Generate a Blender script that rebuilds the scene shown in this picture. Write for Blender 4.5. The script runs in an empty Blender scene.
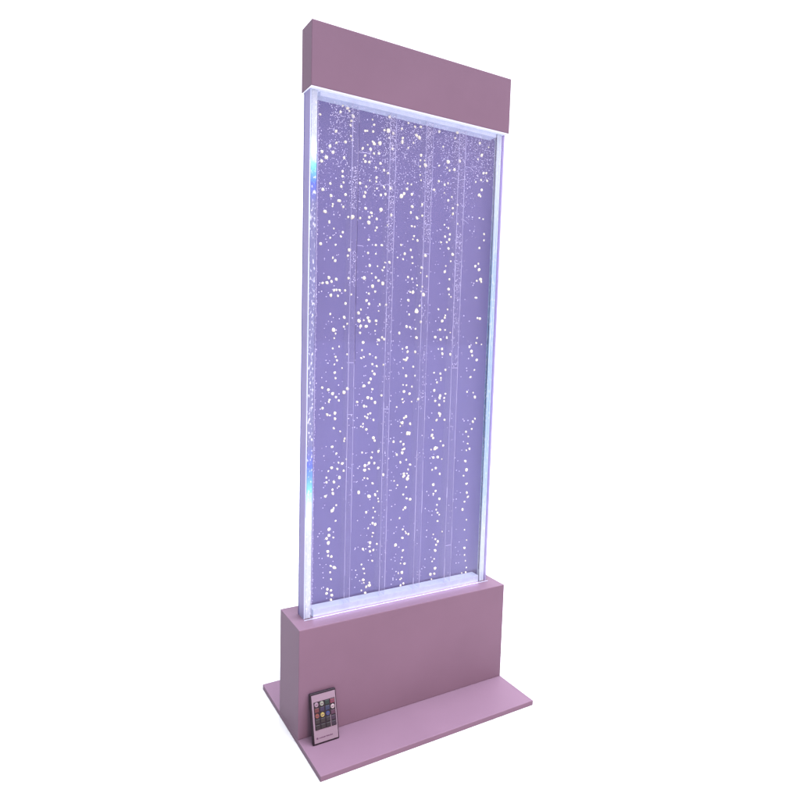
import bpy, bmesh, math, random
from mathutils import Matrix, Vector, noise

sc = bpy.context.scene
col = sc.collection
R = random.Random(7)

# ------------------------------------------------------------------ camera
cam_d = bpy.data.cameras.new("camera")
cam = bpy.data.objects.new("camera", cam_d)
col.objects.link(cam)
sc.camera = cam
cam_d.sensor_width = 36.0
cam_d.lens = 614.55 / 800 * 36.0
cam_d.clip_start = 0.01
cam_d.clip_end = 500
rx = Vector((0.86415344, -0.5024785, 0.02746246))
ux = Vector((0.02587614, 0.09886914, 0.99476395))
fx = Vector((0.50256268, 0.85891807, -0.09844031))
cam.matrix_world = Matrix(((rx.x, ux.x, -fx.x, -0.6592), (rx.y, ux.y, -fx.y, -1.1078),
                           (rx.z, ux.z, -fx.z, 0.7877), (0, 0, 0, 1)))

# ------------------------------------------------------------------ studio light
sc.view_settings.view_transform = 'Standard'
sc.view_settings.look = 'None'
sc.view_settings.exposure = 0.0
sc.view_settings.gamma = 1.0
world = bpy.data.worlds.new("World")
sc.world = world
world.use_nodes = True
wt = world.node_tree
wt.nodes.clear()


class NT:
    """small helper to write node trees tersely"""
    def __init__(self, tree): self.t = tree
    def n(self, kind, **kw):
        nd = self.t.nodes.new(kind)
        for k, v in kw.items():
            if k.startswith('i_'):
                k = k[2:].replace('_', ' ')
                nd.inputs[int(k) if k.isdigit() else k].default_value = v
            else:
                setattr(nd, k, v)
        return nd
    def l(self, a, b): self.t.links.new(a, b)
    def math(self, op, a, b=None, clamp=False):
        nd = self.t.nodes.new('ShaderNodeMath'); nd.operation = op; nd.use_clamp = clamp
        for i, v in enumerate((a, b)):
            if v is None: continue
            if isinstance(v, (int, float)): nd.inputs[i].default_value = v
            else: self.l(v, nd.inputs[i])
        return nd.outputs[0]
    def ramp(self, fac, stops, interp='LINEAR'):
        nd = self.t.nodes.new('ShaderNodeValToRGB'); cr = nd.color_ramp; cr.interpolation = interp
        while len(cr.elements) > 1: cr.elements.remove(cr.elements[-1])
        for i, (p, c) in enumerate(stops):
            e = cr.elements[0] if i == 0 else cr.elements.new(p)
            e.position = p; e.color = (*c, 1) if len(c) == 3 else c
        self.l(fac, nd.inputs[0]); return nd.outputs[0]


def lobe(w, direction, lo, hi, gain, flat=1.0):
    """an added glow in the world: bright where the direction lies close to the given one"""
    d = Vector(direction).normalized()
    tc = w.n('ShaderNodeTexCoord')
    dot = w.n('ShaderNodeVectorMath', operation='DOT_PRODUCT')
    sq = w.n('ShaderNodeVectorMath', operation='MULTIPLY'); sq.inputs[1].default_value = (1, 1, flat)
    nm = w.n('ShaderNodeVectorMath', operation='NORMALIZE')
    w.l(tc.outputs['Generated'], sq.inputs[0]); w.l(sq.outputs[0], nm.inputs[0]); w.l(nm.outputs[0], dot.inputs[0]); dot.inputs[1].default_value = d
    mr = w.n('ShaderNodeMapRange', interpolation_type='SMOOTHSTEP')
    mr.inputs['From Min'].default_value = lo; mr.inputs['From Max'].default_value = hi
    mr.inputs['To Min'].default_value = 0; mr.inputs['To Max'].default_value = gain
    w.l(dot.outputs['Value'], mr.inputs['Value'])
    return mr.outputs[0]


w = NT(wt)
parts = [(lobe(w, (0.20, -0.12, 1), 0.70, 1.0, 1.0), (15.6, 16.3, 18.2)),           # added overhead glow, slightly cool
         (lobe(w, (0.5, 0.85, 0.0), 0.0, 0.9, 1.0), (.62, .63, .72)),     # added white glow behind the display
         (lobe(w, (0.62, -0.78, 0.05), 0.15, 0.95, 1.0), (1.15, .60, .66))]     # broad front fill
acc = None
for fac, c in parts:
    sc_ = w.n('ShaderNodeVectorMath', operation='SCALE'); sc_.inputs[0].default_value = c; w.l(fac, sc_.inputs['Scale'])
    if acc is None:
        ad = w.n('ShaderNodeVectorMath', operation='ADD'); ad.inputs[0].default_value = (1.16, 1.17, 1.24)
    else:
        ad = w.n('ShaderNodeVectorMath', operation='ADD'); w.l(acc, ad.inputs[0])
    w.l(sc_.outputs[0], ad.inputs[1]); acc = ad.outputs[0]
bg = w.n('ShaderNodeBackground'); w.l(acc, bg.inputs['Color']); bg.inputs['Strength'].default_value = 1.0
wo = w.n('ShaderNodeOutputWorld'); w.l(bg.outputs[0], wo.inputs['Surface'])


def area_lamp(name, loc, aim, sx, sy, watts, colour):
    d = bpy.data.lights.new(name, 'AREA'); d.shape = 'RECTANGLE'; d.size = sx; d.size_y = sy
    d.energy = watts; d.color = colour
    o = bpy.data.objects.new(name, d); col.objects.link(o); o.location = loc
    o.rotation_euler = (Vector(aim) - Vector(loc)).to_track_quat('-Z', 'Y').to_euler()
    return o


# unseen warm fill lamp added low in front of the display
area_lamp("added_fill_lamp", (-.22, -1.30, .42), (-.02, -.05, .22), .30, .30, 7.5, (1.0, .56, .48))

# ------------------------------------------------------------------ materials
def mat(name):
    m = bpy.data.materials.new(name); m.use_nodes = True; m.node_tree.nodes.clear()
    t = NT(m.node_tree); o = t.n('ShaderNodeOutputMaterial'); return m, t, o


def principled(name, base, rough=.5, spec=.3, var=0.0, vscale=20, bump=0, bscale=900, emit=None, estr=0, detail=4, stretch=None):
    m, t, o = mat(name)
    p = t.n('ShaderNodeBsdfPrincipled')
    p.inputs['Base Color'].default_value = (*base, 1); p.inputs['Roughness'].default_value = rough
    p.inputs['Specular IOR Level'].default_value = spec
    tc = t.n('ShaderNodeTexCoord')
    if var:
        nz = t.n('ShaderNodeTexNoise'); nz.inputs['Scale'].default_value = vscale; nz.inputs['Detail'].default_value = detail
        src = tc.outputs['Object']
        if stretch:
            mp = t.n('ShaderNodeMapping'); mp.inputs['Scale'].default_value = stretch; t.l(src, mp.inputs[0]); src = mp.outputs[0]
        t.l(src, nz.inputs['Vector'])
        c = t.ramp(nz.outputs['Fac'], [(.3, tuple(b * (1 - var) for b in base)), (.7, tuple(min(1, b * (1 + var)) for b in base))])
        t.l(c, p.inputs['Base Color'])
        rr = t.n('ShaderNodeMapRange'); rr.inputs['To Min'].default_value = rough - .06; rr.inputs['To Max'].default_value = rough + .06
        t.l(nz.outputs['Fac'], rr.inputs[0]); t.l(rr.outputs[0], p.inputs['Roughness'])
    if bump:
        nb = t.n('ShaderNodeTexNoise'); nb.inputs['Scale'].default_value = bscale; nb.inputs['Detail'].default_value = 2
        t.l(tc.outputs['Object'], nb.inputs['Vector'])
        b = t.n('ShaderNodeBump'); b.inputs['Strength'].default_value = bump; b.inputs['Distance'].default_value = .0005
        t.l(nb.outputs['Fac'], b.inputs['Height']); t.l(b.outputs[0], p.inputs['Normal'])
    if emit:
        p.inputs['Emission Color'].default_value = (*emit, 1); p.inputs['Emission Strength'].default_value = estr
    t.l(p.outputs[0], o.inputs[0])
    return m


def clear_sheet(name, tint, gloss=1.0, frost=None, frost_amt=0.0, var=0.0, rough=.28):
    """acrylic sheet: tinted see-through plus a mirror-like surface sheen, optionally milky"""
    m, t, o = mat(name)
    tr = t.n('ShaderNodeBsdfTransparent'); tr.inputs[0].default_value = (*tint, 1)
    body = tr.outputs[0]
    if frost:
        df = t.n('ShaderNodeBsdfDiffuse'); df.inputs[0].default_value = (*frost, 1)
        tl = t.n('ShaderNodeBsdfTranslucent'); tl.inputs[0].default_value = (*frost, 1)
        if var:
            tc = t.n('ShaderNodeTexCoord'); nz = t.n('ShaderNodeTexNoise'); nz.inputs['Scale'].default_value = 9; nz.inputs['Detail'].default_value = 5
            mp = t.n('ShaderNodeMapping'); mp.inputs['Scale'].default_value = (1, 1, .25)
            t.l(tc.outputs['Object'], mp.inputs[0]); t.l(mp.outputs[0], nz.inputs['Vector'])
            c = t.ramp(nz.outputs['Fac'], [(.3, tuple(f * (1 - var) for f in frost)), (.7, tuple(f * (1 + var) for f in frost))])
            t.l(c, df.inputs[0]); t.l(c, tl.inputs[0])
        a = t.n('ShaderNodeMixShader'); a.inputs[0].default_value = .5
        t.l(df.outputs[0], a.inputs[1]); t.l(tl.outputs[0], a.inputs[2])
        b = t.n('ShaderNodeMixShader'); b.inputs[0].default_value = frost_amt
        t.l(body, b.inputs[1]); t.l(a.outputs[0], b.inputs[2]); body = b.outputs[0]
    fr = t.n('ShaderNodeFresnel'); fr.inputs['IOR'].default_value = 1.45
    gl = t.n('ShaderNodeBsdfGlossy'); gl.inputs['Roughness'].default_value = rough
    g = t.math('MULTIPLY', fr.outputs[0], gloss)
    mx = t.n('ShaderNodeMixShader'); t.l(g, mx.inputs[0]); t.l(body, mx.inputs[1]); t.l(gl.outputs[0], mx.inputs[2])
    t.l(mx.outputs[0], o.inputs[0])
    return m


M = {}
M['floor'] = principled('white_studio_floor', (.39, .39, .39), .6, .05, var=.01, vscale=3)
M['paint'] = principled('mauve_satin_paint', (.109, .067, .095), .45, .05, var=.05, vscale=6, bump=.08)
M['clear'] = clear_sheet('clear_acrylic', (.985, .985, .995), .22)
M['lilac'] = clear_sheet('lilac_backing', (.46, .45, .64), .25, frost=(.172, .150, .295), frost_amt=.50, var=.05)
M['side'] = clear_sheet('lilac_acrylic_edge', (.50, .46, .66), .15, frost=(.46, .42, .62), frost_amt=.7, var=.05)
M['divider'] = clear_sheet('divider_acrylic', (.992, .992, .998), .1, frost=(.45, .44, .62), frost_amt=.05)
M['bead'] = clear_sheet('glue_line', (.97, .97, .99), .3, frost=(.62, .61, .78), frost_amt=.55)
M['seam'] = clear_sheet('dark_seam', (.48, .44, .62), .2)


def bubble_material():
    """gas bubble: a pale lit heart that thins out to clear at the rim"""
    m, t, o = mat('air_bubble')
    p = t.n('ShaderNodeBsdfPrincipled'); p.inputs['Base Color'].default_value = (.60, .59, .46, 1); p.inputs['Roughness'].default_value = .2
    tr = t.n('ShaderNodeBsdfTransparent'); tr.inputs[0].default_value = (.93, .92, .98, 1)
    lw = t.n('ShaderNodeLayerWeight'); lw.inputs['Blend'].default_value = .5
    f = t.ramp(lw.outputs['Facing'], [(.35, (.04,) * 3), (.85, (.85,) * 3)])
    mx = t.n('ShaderNodeMixShader'); t.l(f, mx.inputs[0]); t.l(p.outputs[0], mx.inputs[1]); t.l(tr.outputs[0], mx.inputs[2])
    t.l(mx.outputs[0], o.inputs[0])
    return m


M['bubble'] = bubble_material()
M['fine'] = principled('fine_bubble', (.62, .60, .72), .3, .5)


def led_material():
    """half-clear diffuser glowing over the LED strip"""
    m, t, o = mat('led_strip_diffuser')
    p = t.n('ShaderNodeBsdfPrincipled'); p.inputs['Base Color'].default_value = (.30, .31, .38, 1); p.inputs['Roughness'].default_value = .4
    tc = t.n('ShaderNodeTexCoord'); nz = t.n('ShaderNodeTexNoise'); nz.inputs['Scale'].default_value = 70; nz.inputs['Detail'].default_value = 4
    t.l(tc.outputs['Object'], nz.inputs['Vector'])
    p.inputs['Emission Color'].default_value = (.55, .66, 1.0, 1)
    mr = t.n('ShaderNodeMapRange'); mr.inputs['To Min'].default_value = .30; mr.inputs['To Max'].default_value = .60
    t.l(nz.outputs['Fac'], mr.inputs[0]); t.l(mr.outputs[0], p.inputs['Emission Strength'])
    tr = t.n('ShaderNodeBsdfTransparent')
    mx = t.n('ShaderNodeMixShader'); mx.inputs[0].default_value = .38
    t.l(p.outputs[0], mx.inputs[1]); t.l(tr.outputs[0], mx.inputs[2]); t.l(mx.outputs[0], o.inputs[0])
    return m


M['led'] = led_material()
M['rim'] = principled('cap_led_glow', (.40, .40, .46), .5, .2, var=.04, vscale=80, emit=(.64, .72, 1.0), estr=.52)  # glow put in for LED light falling on the cap underside
M['led_hot'] = principled('led_chip', (.8, .8, .9), .4, .3, emit=(.8, .86, 1.0), estr=1.6)
M['edge_gleam'] = principled('painted_edge_gleam', (.40, .50, .62), .25, .4, emit=(.7, .85, 1), estr=.06)  # gleam of lit acrylic edges, put into colour and a slight glow
M['black'] = principled('black_plastic', (.008, .004, .008), .4, .15)
M['face'] = principled('remote_face_film', (.13, .094, .12), .4, .12, var=.03, vscale=60)
M['pad'] = principled('remote_dark_pad', (.010, .006, .010), .5, .15)
M['print'] = principled('remote_print', (.05, .02, .045), .5, .2)


def led_gleam_material(name, stops, speck):
    """LED glow painted on end spacer: white ends, cyan-blue gleams, speckled lilac middle"""
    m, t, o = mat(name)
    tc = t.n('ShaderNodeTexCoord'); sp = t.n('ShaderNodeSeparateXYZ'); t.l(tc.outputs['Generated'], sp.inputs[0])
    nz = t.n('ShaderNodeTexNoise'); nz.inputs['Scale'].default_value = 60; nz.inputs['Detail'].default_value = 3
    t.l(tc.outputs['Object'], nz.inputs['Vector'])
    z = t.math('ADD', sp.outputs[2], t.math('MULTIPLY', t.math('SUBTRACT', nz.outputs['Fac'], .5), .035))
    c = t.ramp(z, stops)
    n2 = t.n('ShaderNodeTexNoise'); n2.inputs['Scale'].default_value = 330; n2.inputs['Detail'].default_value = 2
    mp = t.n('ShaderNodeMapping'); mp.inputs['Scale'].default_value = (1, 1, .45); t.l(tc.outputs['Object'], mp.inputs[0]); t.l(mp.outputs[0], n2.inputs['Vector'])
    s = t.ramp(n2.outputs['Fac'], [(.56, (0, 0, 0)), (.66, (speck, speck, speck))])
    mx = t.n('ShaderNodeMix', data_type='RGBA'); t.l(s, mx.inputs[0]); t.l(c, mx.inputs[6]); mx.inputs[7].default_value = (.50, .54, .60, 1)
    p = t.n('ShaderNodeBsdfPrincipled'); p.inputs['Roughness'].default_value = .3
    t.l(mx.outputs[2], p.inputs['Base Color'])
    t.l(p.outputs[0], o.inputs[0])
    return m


W_, CY, BL, LI = (.31, .36, .43), (.10, .40, .58), (.05, .09, .40), (.10, .11, .22)  # LED glow and dispersion colours painted along the end spacers
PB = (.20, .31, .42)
M['led_gleam_a'] = led_gleam_material('painted_led_gleam', [(0, W_), (.17, W_), (.225, (.45, .78, .88)), (.26, CY), (.30, BL), (.34, LI),
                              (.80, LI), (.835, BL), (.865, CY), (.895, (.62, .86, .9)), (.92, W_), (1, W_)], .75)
M['led_gleam_b'] = led_gleam_material('painted_pale_gleam', [(0, W_), (.12, W_), (.2, PB), (.4, (.12, .23, .34)), (.7, (.15, .26, .37)), (.9, W_), (1, W_)], .5)

# ------------------------------------------------------------------ mesh helpers
def add_box(bm, x0, x1, y0, y1, z0, z1, bev=0.0, seg=2):
    t = bmesh.new()
    bmesh.ops.create_cube(t, size=1)
    for v in t.verts:
        v.co = Vector(((x0 + x1) / 2 + v.co.x * (x1 - x0), (y0 + y1) / 2 + v.co.y * (y1 - y0), (z0 + z1) / 2 + v.co.z * (z1 - z0)))
    if bev:
        bmesh.ops.bevel(t, geom=t.edges[:], offset=bev, segments=seg, affect='EDGES', profile=.5)
    me = bpy.data.meshes.new('tmp'); t.to_mesh(me); t.free()
    bm.from_mesh(me); bpy.data.meshes.remove(me)


def obj(name, bm, m, parent=None, loc=None, smooth=False):
    me = bpy.data.meshes.new(name); bm.to_mesh(me); bm.free()
    for f in me.polygons: f.use_smooth = smooth
    for mm in (m if isinstance(m, (list, tuple)) else [m]): me.materials.append(mm)
    o = bpy.data.objects.new(name, me); col.objects.link(o)
    if parent: o.parent = parent
    if loc: o.location = loc
    return o


def box(name, m, parent, x0, x1, y0, y1, z0, z1, bev=0.0, seg=2):
    bm = bmesh.new(); cx, cy, cz = (x0 + x1) / 2, (y0 + y1) / 2, (z0 + z1) / 2
    add_box(bm, x0 - cx, x1 - cx, y0 - cy, y1 - cy, z0 - cz, z1 - cz, bev, seg)
    return obj(name, bm, m, parent, (cx, cy, cz))


def empty(name, label, cat, loc=(0, 0, 0)):
    o = bpy.data.objects.new(name, None); o.empty_display_size = .1; col.objects.link(o)
    o.location = loc; o['label'] = label; o['category'] = cat
    return o


# ------------------------------------------------------------------ the setting
bm = bmesh.new()
bmesh.ops.create_circle(bm, cap_ends=True, segments=96, radius=120)
fl = obj('floor', bm, M['floor']); fl['kind'] = 'structure'

# ------------------------------------------------------------------ the bubble wall
T = .0107                       # thickness of the foot plate
ZB = T + .2208                  # top of the plinth
ZC = 1.2375                     # underside of the top cap
ZR = ZC - .0006                 # glowing sheet standing for LED light on the cap underside
wall = empty("bubble_display_stand", 'tall mauve bubble wall with a lit lilac water panel on a broad flat foot', 'bubble wall')
box('base_plate', M['paint'], wall, -.25, .25, -.1655, .1655, 0, T, .0009)
box('plinth', M['paint'], wall, -.2497, .2497, -.0535, .0535, T, ZB, .0011)
box('top_cap', M['paint'], wall, -.2278, .2308, -.0243, .0243, ZC, ZC + .1136, .0016, 3)

PX0, PX1 = -.2252, .2284        # ends of the panel
PF = .0176                      # half its thickness
PT = .005                       # sheet thickness
E0 = .0004
box('front_pane', M['clear'], wall, PX0, PX1, -PF, -PF + PT, ZB, ZR, .0006, 1)
bm = bmesh.new()                # back sheet: tinted film face only once so that it tints once
add_box(bm, PX0, PX1, PF - PT, PF, ZB, ZR)
obj('back_pane', bm, M['lilac'], wall)
box('side_pane', M['side'], wall, PX0, PX0 + .003, -PF + PT + E0, PF - PT - E0, ZB, ZR)
box('side_pane', M['side'], wall, PX1 - .003, PX1, -PF + PT + E0, PF - PT - E0, ZB, ZR)
# end spacers with painted LED glow at both ends of the water
YF, YB = -PF + PT + .0006, PF - PT - .0006
ga = box('end_spacer', M['led_gleam_a'], wall, PX0 + .0034, PX0 + .0150, YF, YB - .004, ZB + .0004, ZR - .0004, .0006, 1)
ga['label'] = 'left end spacer with painted cyan and blue gleams'
gb = box('end_spacer', M['led_gleam_b'], wall, PX1 - .0200, PX1 - .0075, YF, YF + .009, ZB + .0004, ZR - .0004, .0006, 1)
for x in (PX0 + .0012, PX0 + .0040):
    pass


def line_strip(x, y, z0, z1, wdt, fade, rnd, jitter=.0, bm=None):
    """one glue line, also used for painted edge gleams: a thin bead whose width swells and all but dies away along its length"""
    bm = bm or bmesh.new(); z = z0; prev = None; th = .0003
    while True:
        wv = wdt * (rnd.uniform(.3, .5) if rnd.random() < fade else rnd.uniform(.6, 1.25)); dx = rnd.uniform(-jitter, jitter)
        for zz in (z, min(z1, z + rnd.uniform(.012, .12))):
            q = [bm.verts.new((x + dx + sx * wv / 2, y + sy * th, zz)) for sx, sy in ((-1, -1), (1, -1), (1, 1), (-1, 1))]
            if prev:
                for i in range(4): bm.faces.new((prev[i], prev[(i + 1) % 4], q[(i + 1) % 4], q[i]))
            else: bm.faces.new(q[::-1])
            prev = q
        z = zz + .0012
        if z >= z1: break
    bm.faces.new(prev)
    return bm


for gx, wd, g in ((PX0 + .0016, .0016, 0),):
    obj('edge_line', line_strip(gx, YF - .0003 - .0001, ZB + .001, ZR - .001, wd, 0, R), M['edge_gleam'], wall)
for gx in (PX1 - .0178, PX1 - .0145, PX1 - .0105):
    obj('edge_line', line_strip(gx, YF - .0004, ZB + .001, ZR - .001, .0009, .05, R, .0002), M['edge_gleam'], wall)
obj('edge_line', line_strip(PX0 + .0172, YF + .001, ZB + .001, ZR - .001, .0009, .25, R, .0003), M['bead'], wall)
obj('edge_line', line_strip(PX1 - .0216, YF + .001, ZB + .001, ZR - .001, .0014, .2, R, .0002), M['seam'], wall)

DIV = [(-.1375, -.1250), (-.0560, -.0430), (.0280, .0440), (.1095, .1260)]
for i, (a, b) in enumerate(DIV):
    d = box('divider', M['divider'], wall, a, b, YF + .0012, YB, ZB + .0005, ZR - .0005, .0005, 1)
    for e, wv in ((a, .0009), (b, .0008)):
        bm = line_strip(e, YF + .0006, ZB + .001, ZR - .002, wv, .25, R, .0004)
        o = obj('glue_line', bm, M['bead'], d); o.location = -d.location
    bm = bmesh.new(); x0 = a + .0008
    for k in range(3):           # short cross ticks where the glue bridged
        z = R.uniform(ZB + .05, ZR - .03)
        bm = bmesh.new(); add_box(bm, a + .0012 if k else b + .0012, (b - .0012) if k else b + R.uniform(.006, .014), YF + .0002, YF + .0005, z, z + .0009)
        o = obj('glue_tick', bm, M['bead'], d); o.location = -d.location
bm = line_strip(DIV[0][1] + .0006, YF + .0004, ZR - .50, ZR - .04, .0012, 0, R)
obj('seam_line', bm, M['seam'], wall)

# LED bars at both ends of the cavity
lb = box('led_strip', M['led'], wall, PX0 + .0204, PX1 - .0226, YF + .0001, YB, ZB + .0003, ZB + .0150)
area_lamp('led_lamp', (.0, YF - .0002, ZB + .0042), (.0, YF - .0302, ZB - .0160), .41, .0012, .12, (.62, .58, 1.0))
lt = box('led_strip', M['led'], wall, PX0 + .0204, PX1 - .0226, YF + .0001, YB, ZR - .0085, ZR - .0003)
# added glow: bright line at the panel foot, LED light on the cap underside
box('added_glow_strip', M['led'], wall, PX0 - .0012, PX1 + .0008, -PF - .0016, -PF - .0003, ZB + .0001, ZB + .0009)
box('added_glow_strip', M['rim'], wall, -.2272, .2302, -.0238, .0238, ZR, ZC)

# ------------------------------------------------------------------ bubbles
BUB = "-157,1228 -147,1219 -143,1215 -161,1210 -135,1207 -138,1198 -140,1189 -202,1197 -170,1173 -139,1170 -136,1163 -150,1157 -169,1152 -182,1144 -175,1134 -198,1131 -189,1122 -198,1114 -152,1128 -155,1102 -155,1093 -153,1082 -180,1076 -93,1209 -90,1200 -109,1185 -104,1186 -91,1187 -56,1222 -67,1194 -58,1195 -56,1182 -47,1192 -92,1168 -89,1165 -76,1168 -103,1160 -96,1153 -108,1139 -89,1146 -78,1148 -111,1132 -107,1128 -98,1129 -74,1130 -84,1120 -66,1118 -57,1114 -82,1102 -82,1094 -96,1094 -118,1086 -114,1151 -48,1162 -13,1218 3,1214 16,1216 -27,1205 7,1198 14,1195 0,1182 -12,1170 -25,1187 -26,1179 61,1215 107,1226 102,1210 72,1187 19,1161 18,1151 28,1152 18,1139 30,1143 86,1159 64,1148 84,1147 103,1146 91,1142 115,1165 166,1211 191,1207 173,1187 163,1177 187,1152 179,1150 173,1135 190,1136 159,1129 18,1122 21,1112 -11,1101 -2,1100 -12,1090 -18,1080 0,1081 65,1117 79,1111 88,1116 79,1095 98,1089 89,1081 54,1098 177,1115 174,1101 169,1103 102,1067 103,1055 114,1075 25,1064 2,1057 26,1042 -1,1045 173,1055 184,1054 14,1036 -25,1074 -157,1074 -195,1063 -178,1054 -148,1060 -161,1047 -174,1039 -175,1035 -152,1037 -190,1023 -181,1005 -171,994 -152,989 -156,981 -178,976 -198,963 -167,964 -142,1019 -133,1020 -138,957 -141,946 -172,939 -167,934 -180,901 -138,903 -104,906 -164,899 -116,1020 -104,1081 -106,1070 -108,1062 -81,1081 -65,1086 -50,1086 -71,1070 -61,1073 -104,1040 -70,1042 -92,1033 -96,1024 -90,1027 -97,1014 -79,1023 -47,1034 -55,1013 -79,1006 -82,1000 -96,981 -80,972 -67,973 -97,955 -79,955 -93,931 -75,931 -58,940 -60,930 -64,924 -88,916 -78,909 -48,941 -30,952 -193,890 -184,891 -174,894 -169,878 -164,879 -157,879 -145,879 -175,868 -160,868 -132,872 -144,854 -176,832 -146,827 -139,815 -146,809 -168,802 -164,795 -166,786 -156,770 -169,766 -138,755 -163,750 -160,743 -165,735 -149,728 -164,719 -162,708 -190,690 -177,686 -136,687 -143,680 -168,678 -161,671 -72,903 -62,898 -85,891 -79,881 -93,876 -98,862 -92,856 -68,856 -70,843 -53,856 -110,844 -115,837 -94,828 -103,823 -91,822 -75,823 -75,816 -114,822 -97,811 -110,811 -77,803 -111,798 -104,779 -61,790 -56,787 -69,785 -71,776 -106,764 -88,756 -107,748 -101,750 -74,749 -82,736 -72,732 -56,735 -81,722 -76,716 -85,706 -88,698 -80,685 -100,692 -59,672 -90,668 -82,666 -22,978 -13,961 -16,950 -4,814 -21,800 -12,768 0,762 -8,746 -2,712 -8,693 0,749 -1,868 1,970 5,956 6,944 37,962 -4,915 6,912 27,926 29,937 42,920 19,900 31,898 3,885 9,885 29,888 35,882 26,858 19,847 1,839 31,825 4,813 18,810 21,792 -2,771 19,762 -3,745 16,731 -9,728 20,712 0,692 14,689 -6,679 8,674 -9,663 30,662 75,993 90,995 94,982 106,971 101,956 89,945 87,933 99,918 98,897 100,886 105,881 74,853 97,854 92,841 91,836 85,829 80,810 93,810 107,805 68,794 82,789 98,794 77,769 86,769 88,759 109,758 68,718 98,724 84,716 86,707 87,702 76,697 70,680 100,672 86,668 97,663 176,991 175,957 167,951 177,944 173,920 183,924 184,919 172,883 178,839 185,838 180,795 178,784 192,781 159,775 166,765 168,756 181,746 176,724 165,708 175,673 180,663 158,675 -154,664 -174,666 -176,662 -189,650 -179,637 -173,635 -162,639 -162,628 -164,609 -150,602 -140,587 -141,582 -167,572 -158,558 -136,545 -144,537 -152,539 -167,530 -174,524 -155,527 -141,522 -178,511 -150,509 -74,658 -114,660 -98,651 -93,650 -84,636 -89,634 -96,630 -91,627 -76,622 -100,615 -105,610 -100,608 -92,603 -75,585 -72,579 -77,555 -100,556 -79,544 -63,556 -84,533 -72,532 -93,528 -94,519 -84,521 -63,521 -50,506 -94,503 -87,501 -22,647 -28,574 -19,546 -7,656 14,657 1,626 -4,623 -8,613 -12,606 12,610 6,590 11,590 -10,573 -3,567 -5,556 -6,549 -1,557 -10,529 5,533 15,522 10,512 0,504 -2,497 84,663 73,657 97,656 84,648 86,629 87,624 79,615 100,615 68,582 71,576 69,594 91,568 98,558 82,554 77,553 67,551 73,533 85,533 96,528 71,506 81,509 92,495 182,614 177,607 174,591 159,585 166,574 165,558 170,546 162,543 161,518 164,498 157,485 -178,502 -162,501 -165,486 -164,478 -151,491 -180,474 -156,453 -161,447 -165,443 -157,421 -171,405 -171,393 -176,387 -161,387 -172,378 -173,360 -165,348 -172,351 -158,324 -166,329 -167,316 -165,301 -172,281 -174,273 -164,277 -163,267 -164,250 -75,490 -106,474 -63,472 -68,465 -82,463 -61,456 -60,450 -72,438 -67,429 -88,430 -72,417 -73,405 -67,402 -83,396 -71,384 -73,377 -78,364 -78,356 -61,359 -94,353 -69,347 -77,345 -71,324 -96,320 -91,310 -89,300 -91,286 -90,280 -77,278 -77,272 -84,270 -95,264 -86,252 -23,490 -15,480 0,458 8,449 5,429 -8,408 1,382 10,372 -16,350 3,335 1,320 -2,307 -7,286 2,286 -2,271 6,261 -1,258 1,499 11,498 1,425 8,503 9,492 7,474 18,446 8,376 15,370 1,363 8,305 1,273 76,472 82,458 77,452 93,439 87,426 86,415 89,408 94,403 90,389 104,363 80,360 86,348 93,342 89,335 87,322 85,303 80,298 88,281 86,269 76,269 79,256 166,466 168,445 172,435 162,425 157,407 169,382 165,359 172,334 167,316 168,299 171,285 175,268 173,250 162,230 2,1018 9,1018 82,1030 92,1024 116,1036 97,1012 85,1006 96,1001 188,1022 188,1009 8,999 5,992 16,991"
pts = [tuple(int(q) / 1000 for q in p.split(',')) for p in BUB.split()]


def ball(bm, c, r, sub=2, sq=.18):
    t = bmesh.new(); bmesh.ops.create_icosphere(t, subdivisions=sub, radius=1)
    s = Vector((r * R.uniform(1 - sq, 1 + sq), r * R.uniform(.6, .8), r * R.uniform(1 - sq, 1 + sq * 1.2)))
    rot = Matrix.Rotation(R.uniform(-.9, .9), 3, 'Y'); off = Vector((R.random() * 50, R.random() * 50, R.random() * 50))
    for v in t.verts:
        k = 1 + .42 * noise.noise(v.co * 1.15 + off)
        v.co = rot @ Vector((v.co.x * s.x * k, v.co.y * s.y * k, v.co.z * s.z * k)) + Vector(c)
    me = bpy.data.meshes.new('t'); t.to_mesh(me); t.free(); bm.from_mesh(me); bpy.data.meshes.remove(me)


YM = (YF + YB) / 2
cand = []
for (x, z) in pts:
    r = min(.0046, max(.0019, R.gauss(.0026, .0006)))
    if z > 1.05: r *= 1.05
    z = min(max(z, ZB + .026), ZC - .016)
    cand.append((x, z, r))
cand.sort(key=lambda q: -q[2])
small = bmesh.new()
for i, (x, z, r) in enumerate(cand):
    y = YF + .0052 + R.uniform(0, .0015)
    if i < 100:
        bm = bmesh.new(); ball(bm, (0, 0, 0), r)
        obj('bubble', bm, M['bubble'], wall, (x, y, z), True)
    else:
        ball(small, (x, y, z), r)
o = obj('bubble_mass', small, M['bubble'], wall, None, True); o['kind'] = 'stuff'

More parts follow.
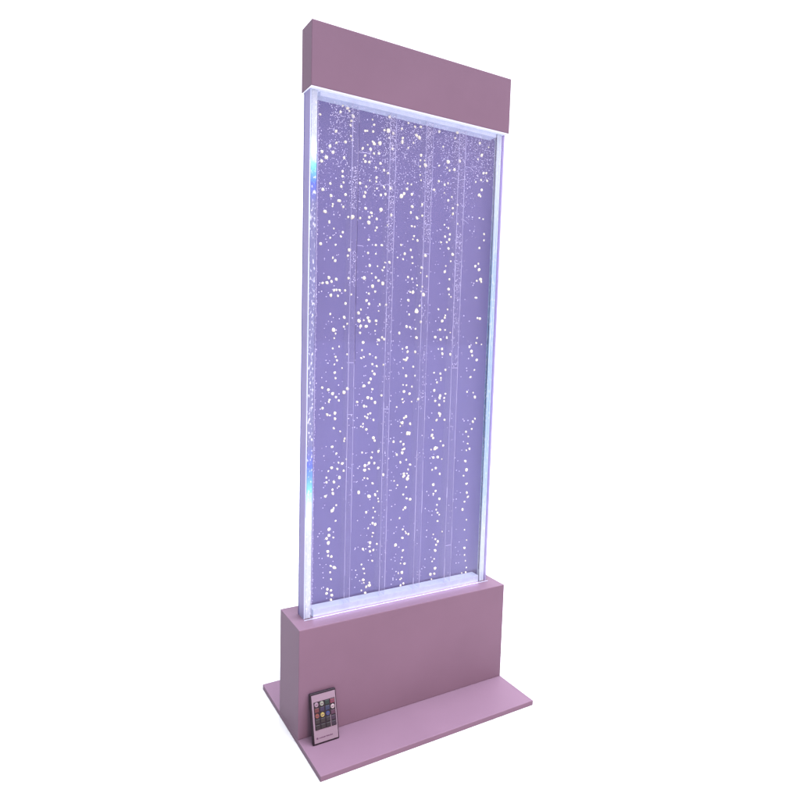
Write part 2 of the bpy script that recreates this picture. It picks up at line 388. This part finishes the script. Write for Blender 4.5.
fine = bmesh.new()
def dot(x, z, r, y=None):
    y = YF + R.uniform(.0006, .0016) if y is None else y
    vs = [fine.verts.new((x + dx * r, y + dy * r, z + dz * r)) for dx, dy, dz in ((1, 0, 0), (-1, 0, 0), (0, .8, 0), (0, -.8, 0), (0, 0, 1), (0, 0, -1))]
    for a, b, c in ((0, 2, 4), (2, 1, 4), (1, 3, 4), (3, 0, 4), (2, 0, 5), (1, 2, 5), (3, 1, 5), (0, 3, 5)):
        fine.faces.new((vs[a], vs[b], vs[c]))
H = ZC - ZB
edges = [q for d in DIV for q in d] + [PX0 + .018, PX1 - .024]
for k in range(3600):            # crust of fine bubbles thick near the water line, thinning below
    z = ZC - .012 - abs(R.gauss(0, .085))
    if z < ZB + .03: continue
    x = R.uniform(PX0 + .017, PX1 - .024)
    if noise.noise(Vector((x * 14, 3.1, z * 12))) < -.22: continue
    dot(x, z, R.uniform(.0003, .0009))
for k in range(3000):            # along the dividers
    a, b = R.choice(DIV)
    z = ZC - .012 - abs(R.gauss(0, .26)) if R.random() < .82 else R.uniform(ZB + .03, ZC - .02)
    if z < ZB + .03: continue
    x = R.gauss((a + b) / 2, .006)
    if noise.noise(Vector((a * 40, 7.7, z * 9))) < -.1: continue
    dot(x, z, R.uniform(.0003, .0009))
for k in range(700):             # along both ends
    x = R.choice((PX0 + .018, PX0 + .0185, PX1 - .0235)) + R.gauss(0, .0009)
    dot(x, R.uniform(ZB + .03, ZC - .02), R.uniform(.0003, .0007))
for k in range(7):              # wavy strings of fine bubbles
    x, z = R.uniform(PX0 + .03, PX1 - .06), ZC - .03 - abs(R.gauss(0, .12)) if k < 8 else R.uniform(ZB + .1, ZC)
    s = R.uniform(-.5, .5)
    for j in range(R.randint(14, 34)):
        x += .0012; z += .0012 * s + R.gauss(0, .0006); s += R.gauss(0, .12)
        if x < PX1 - .025: dot(x, min(z, ZC - .013), R.uniform(.0003, .0006))
for (x, z) in pts:               # dots standing in for ghost reflections of the big ones in the back pane
    for j in range(R.randint(0, 2)):
        dot(x + R.gauss(-.012, .008), z + R.gauss(0, .008), R.uniform(.0006, .0016), YB - .002)
o = obj('fine_bubble_crust', fine, M['fine'], wall); o['kind'] = 'stuff'

# ------------------------------------------------------------------ the remote
rem = empty('remote_control', 'small black framed remote with coloured keys leaning on the plinth front', 'remote', (-.2035, -.0848, T + .0005))
rem.rotation_euler = (math.radians(-14.2), 0, math.radians(-.6))
RW, RH, RT = .0545, .0945, .0062
# local: x across, z up, y = 0 is the front, +y towards the plinth
bm = bmesh.new(); add_box(bm, -RW / 2, RW / 2, 0, RT, 0, RH, .0017, 3)
obj('casing', bm, M['black'], rem)
FX0, FX1, FZ0, FZ1 = -RW / 2 + .0032, RW / 2 - .0021, .0032, RH - .0036
box('face_plate', M['face'], rem, FX0, FX1, -.0004, .0006, FZ0, FZ1)
KX0, KX1, KZ0, KZ1 = FX0 + .0034, FX1 - .0020, FZ0 + .0235, FZ1 - .0130
box('key_pad', M['pad'], rem, KX0, KX1, -.0008, -.0003, KZ0, KZ1)
KEYS = [[(.40, .25, .35), (.36, .38, .30), (.010, .035, .03), (.26, .02, .07)],
        [(.16, .02, .03), (.035, .015, .08), (.02, .03, .11), (.55, .42, .46)],
        [(.30, .06, .03), (.55, .42, .05), (.02, .05, .24), (.10, .02, .07)],
        [(.030, .018, .022), (.034, .020, .025), (.026, .018, .028), (.045, .015, .055)],
        [(.026, .016, .022), (.028, .018, .024), (.024, .016, .024), (.035, .015, .045)]]
cw, ch = (KX1 - KX0) / 4, (KZ1 - KZ0) / 5
for r_, row in enumerate(KEYS):
    for c_, kc in enumerate(row):
        m = principled('key_plastic', tuple((q * .75 + sum(kc) / 12) * .34 for q in kc), .4, .25)
        x = KX0 + cw * (c_ + .5); z = KZ1 - ch * (r_ + .5)
        bm = bmesh.new()
        if sum(kc) > .3 and not (r_ == 0 and c_ == 3):
            bmesh.ops.create_cone(bm, cap_ends=True, segments=24, radius1=cw * .39, radius2=cw * .34, depth=.0014)
            for v in bm.verts: v.co = Vector((v.co.x, -v.co.z - .0014, v.co.y))
            k = obj('button', bm, m, rem, (x, 0, z))
        else:
            add_box(bm, -cw * .40, cw * .40, -.0018, -.0009, -ch * .38, ch * .38, .0004, 1)
            k = obj('button', bm, m, rem, (x, 0, z))
        if sum(kc) > .3:         # small printed bar on the lit-coloured keys
            bm = bmesh.new(); add_box(bm, -cw * .22, cw * .22, -.0001, .0001, -ch * .06, ch * .06)
            obj('key_mark', bm, M['print'], k, (0, -.0023, 0))
box('key_divider', M['face'], rem, KX0 + cw * 3 - .0005, KX0 + cw * 3 + .0005, -.0011, -.00085, KZ0, KZ0 + ch * 2.1)
# the illegible maker's line: a square mark and two short words
bm = bmesh.new()
z = FZ0 + .0085
add_box(bm, FX0 + .0045, FX0 + .0078, -.0006, -.0003, z - .0016, z + .0016)
x = FX0 + .0098
for wd in (8, 8):
    for k in range(wd):
        h = R.choice((.0011, .0011, .0015, .0017)); lw = R.uniform(.0010, .0016)
        add_box(bm, x, x + lw, -.0006, -.0003, z - .0010, z - .0010 + h * 1.35)
        x += lw + .00045
    x += .0012
obj('printed_line', bm, M['print'], rem)
bpy.context.view_layer.update()
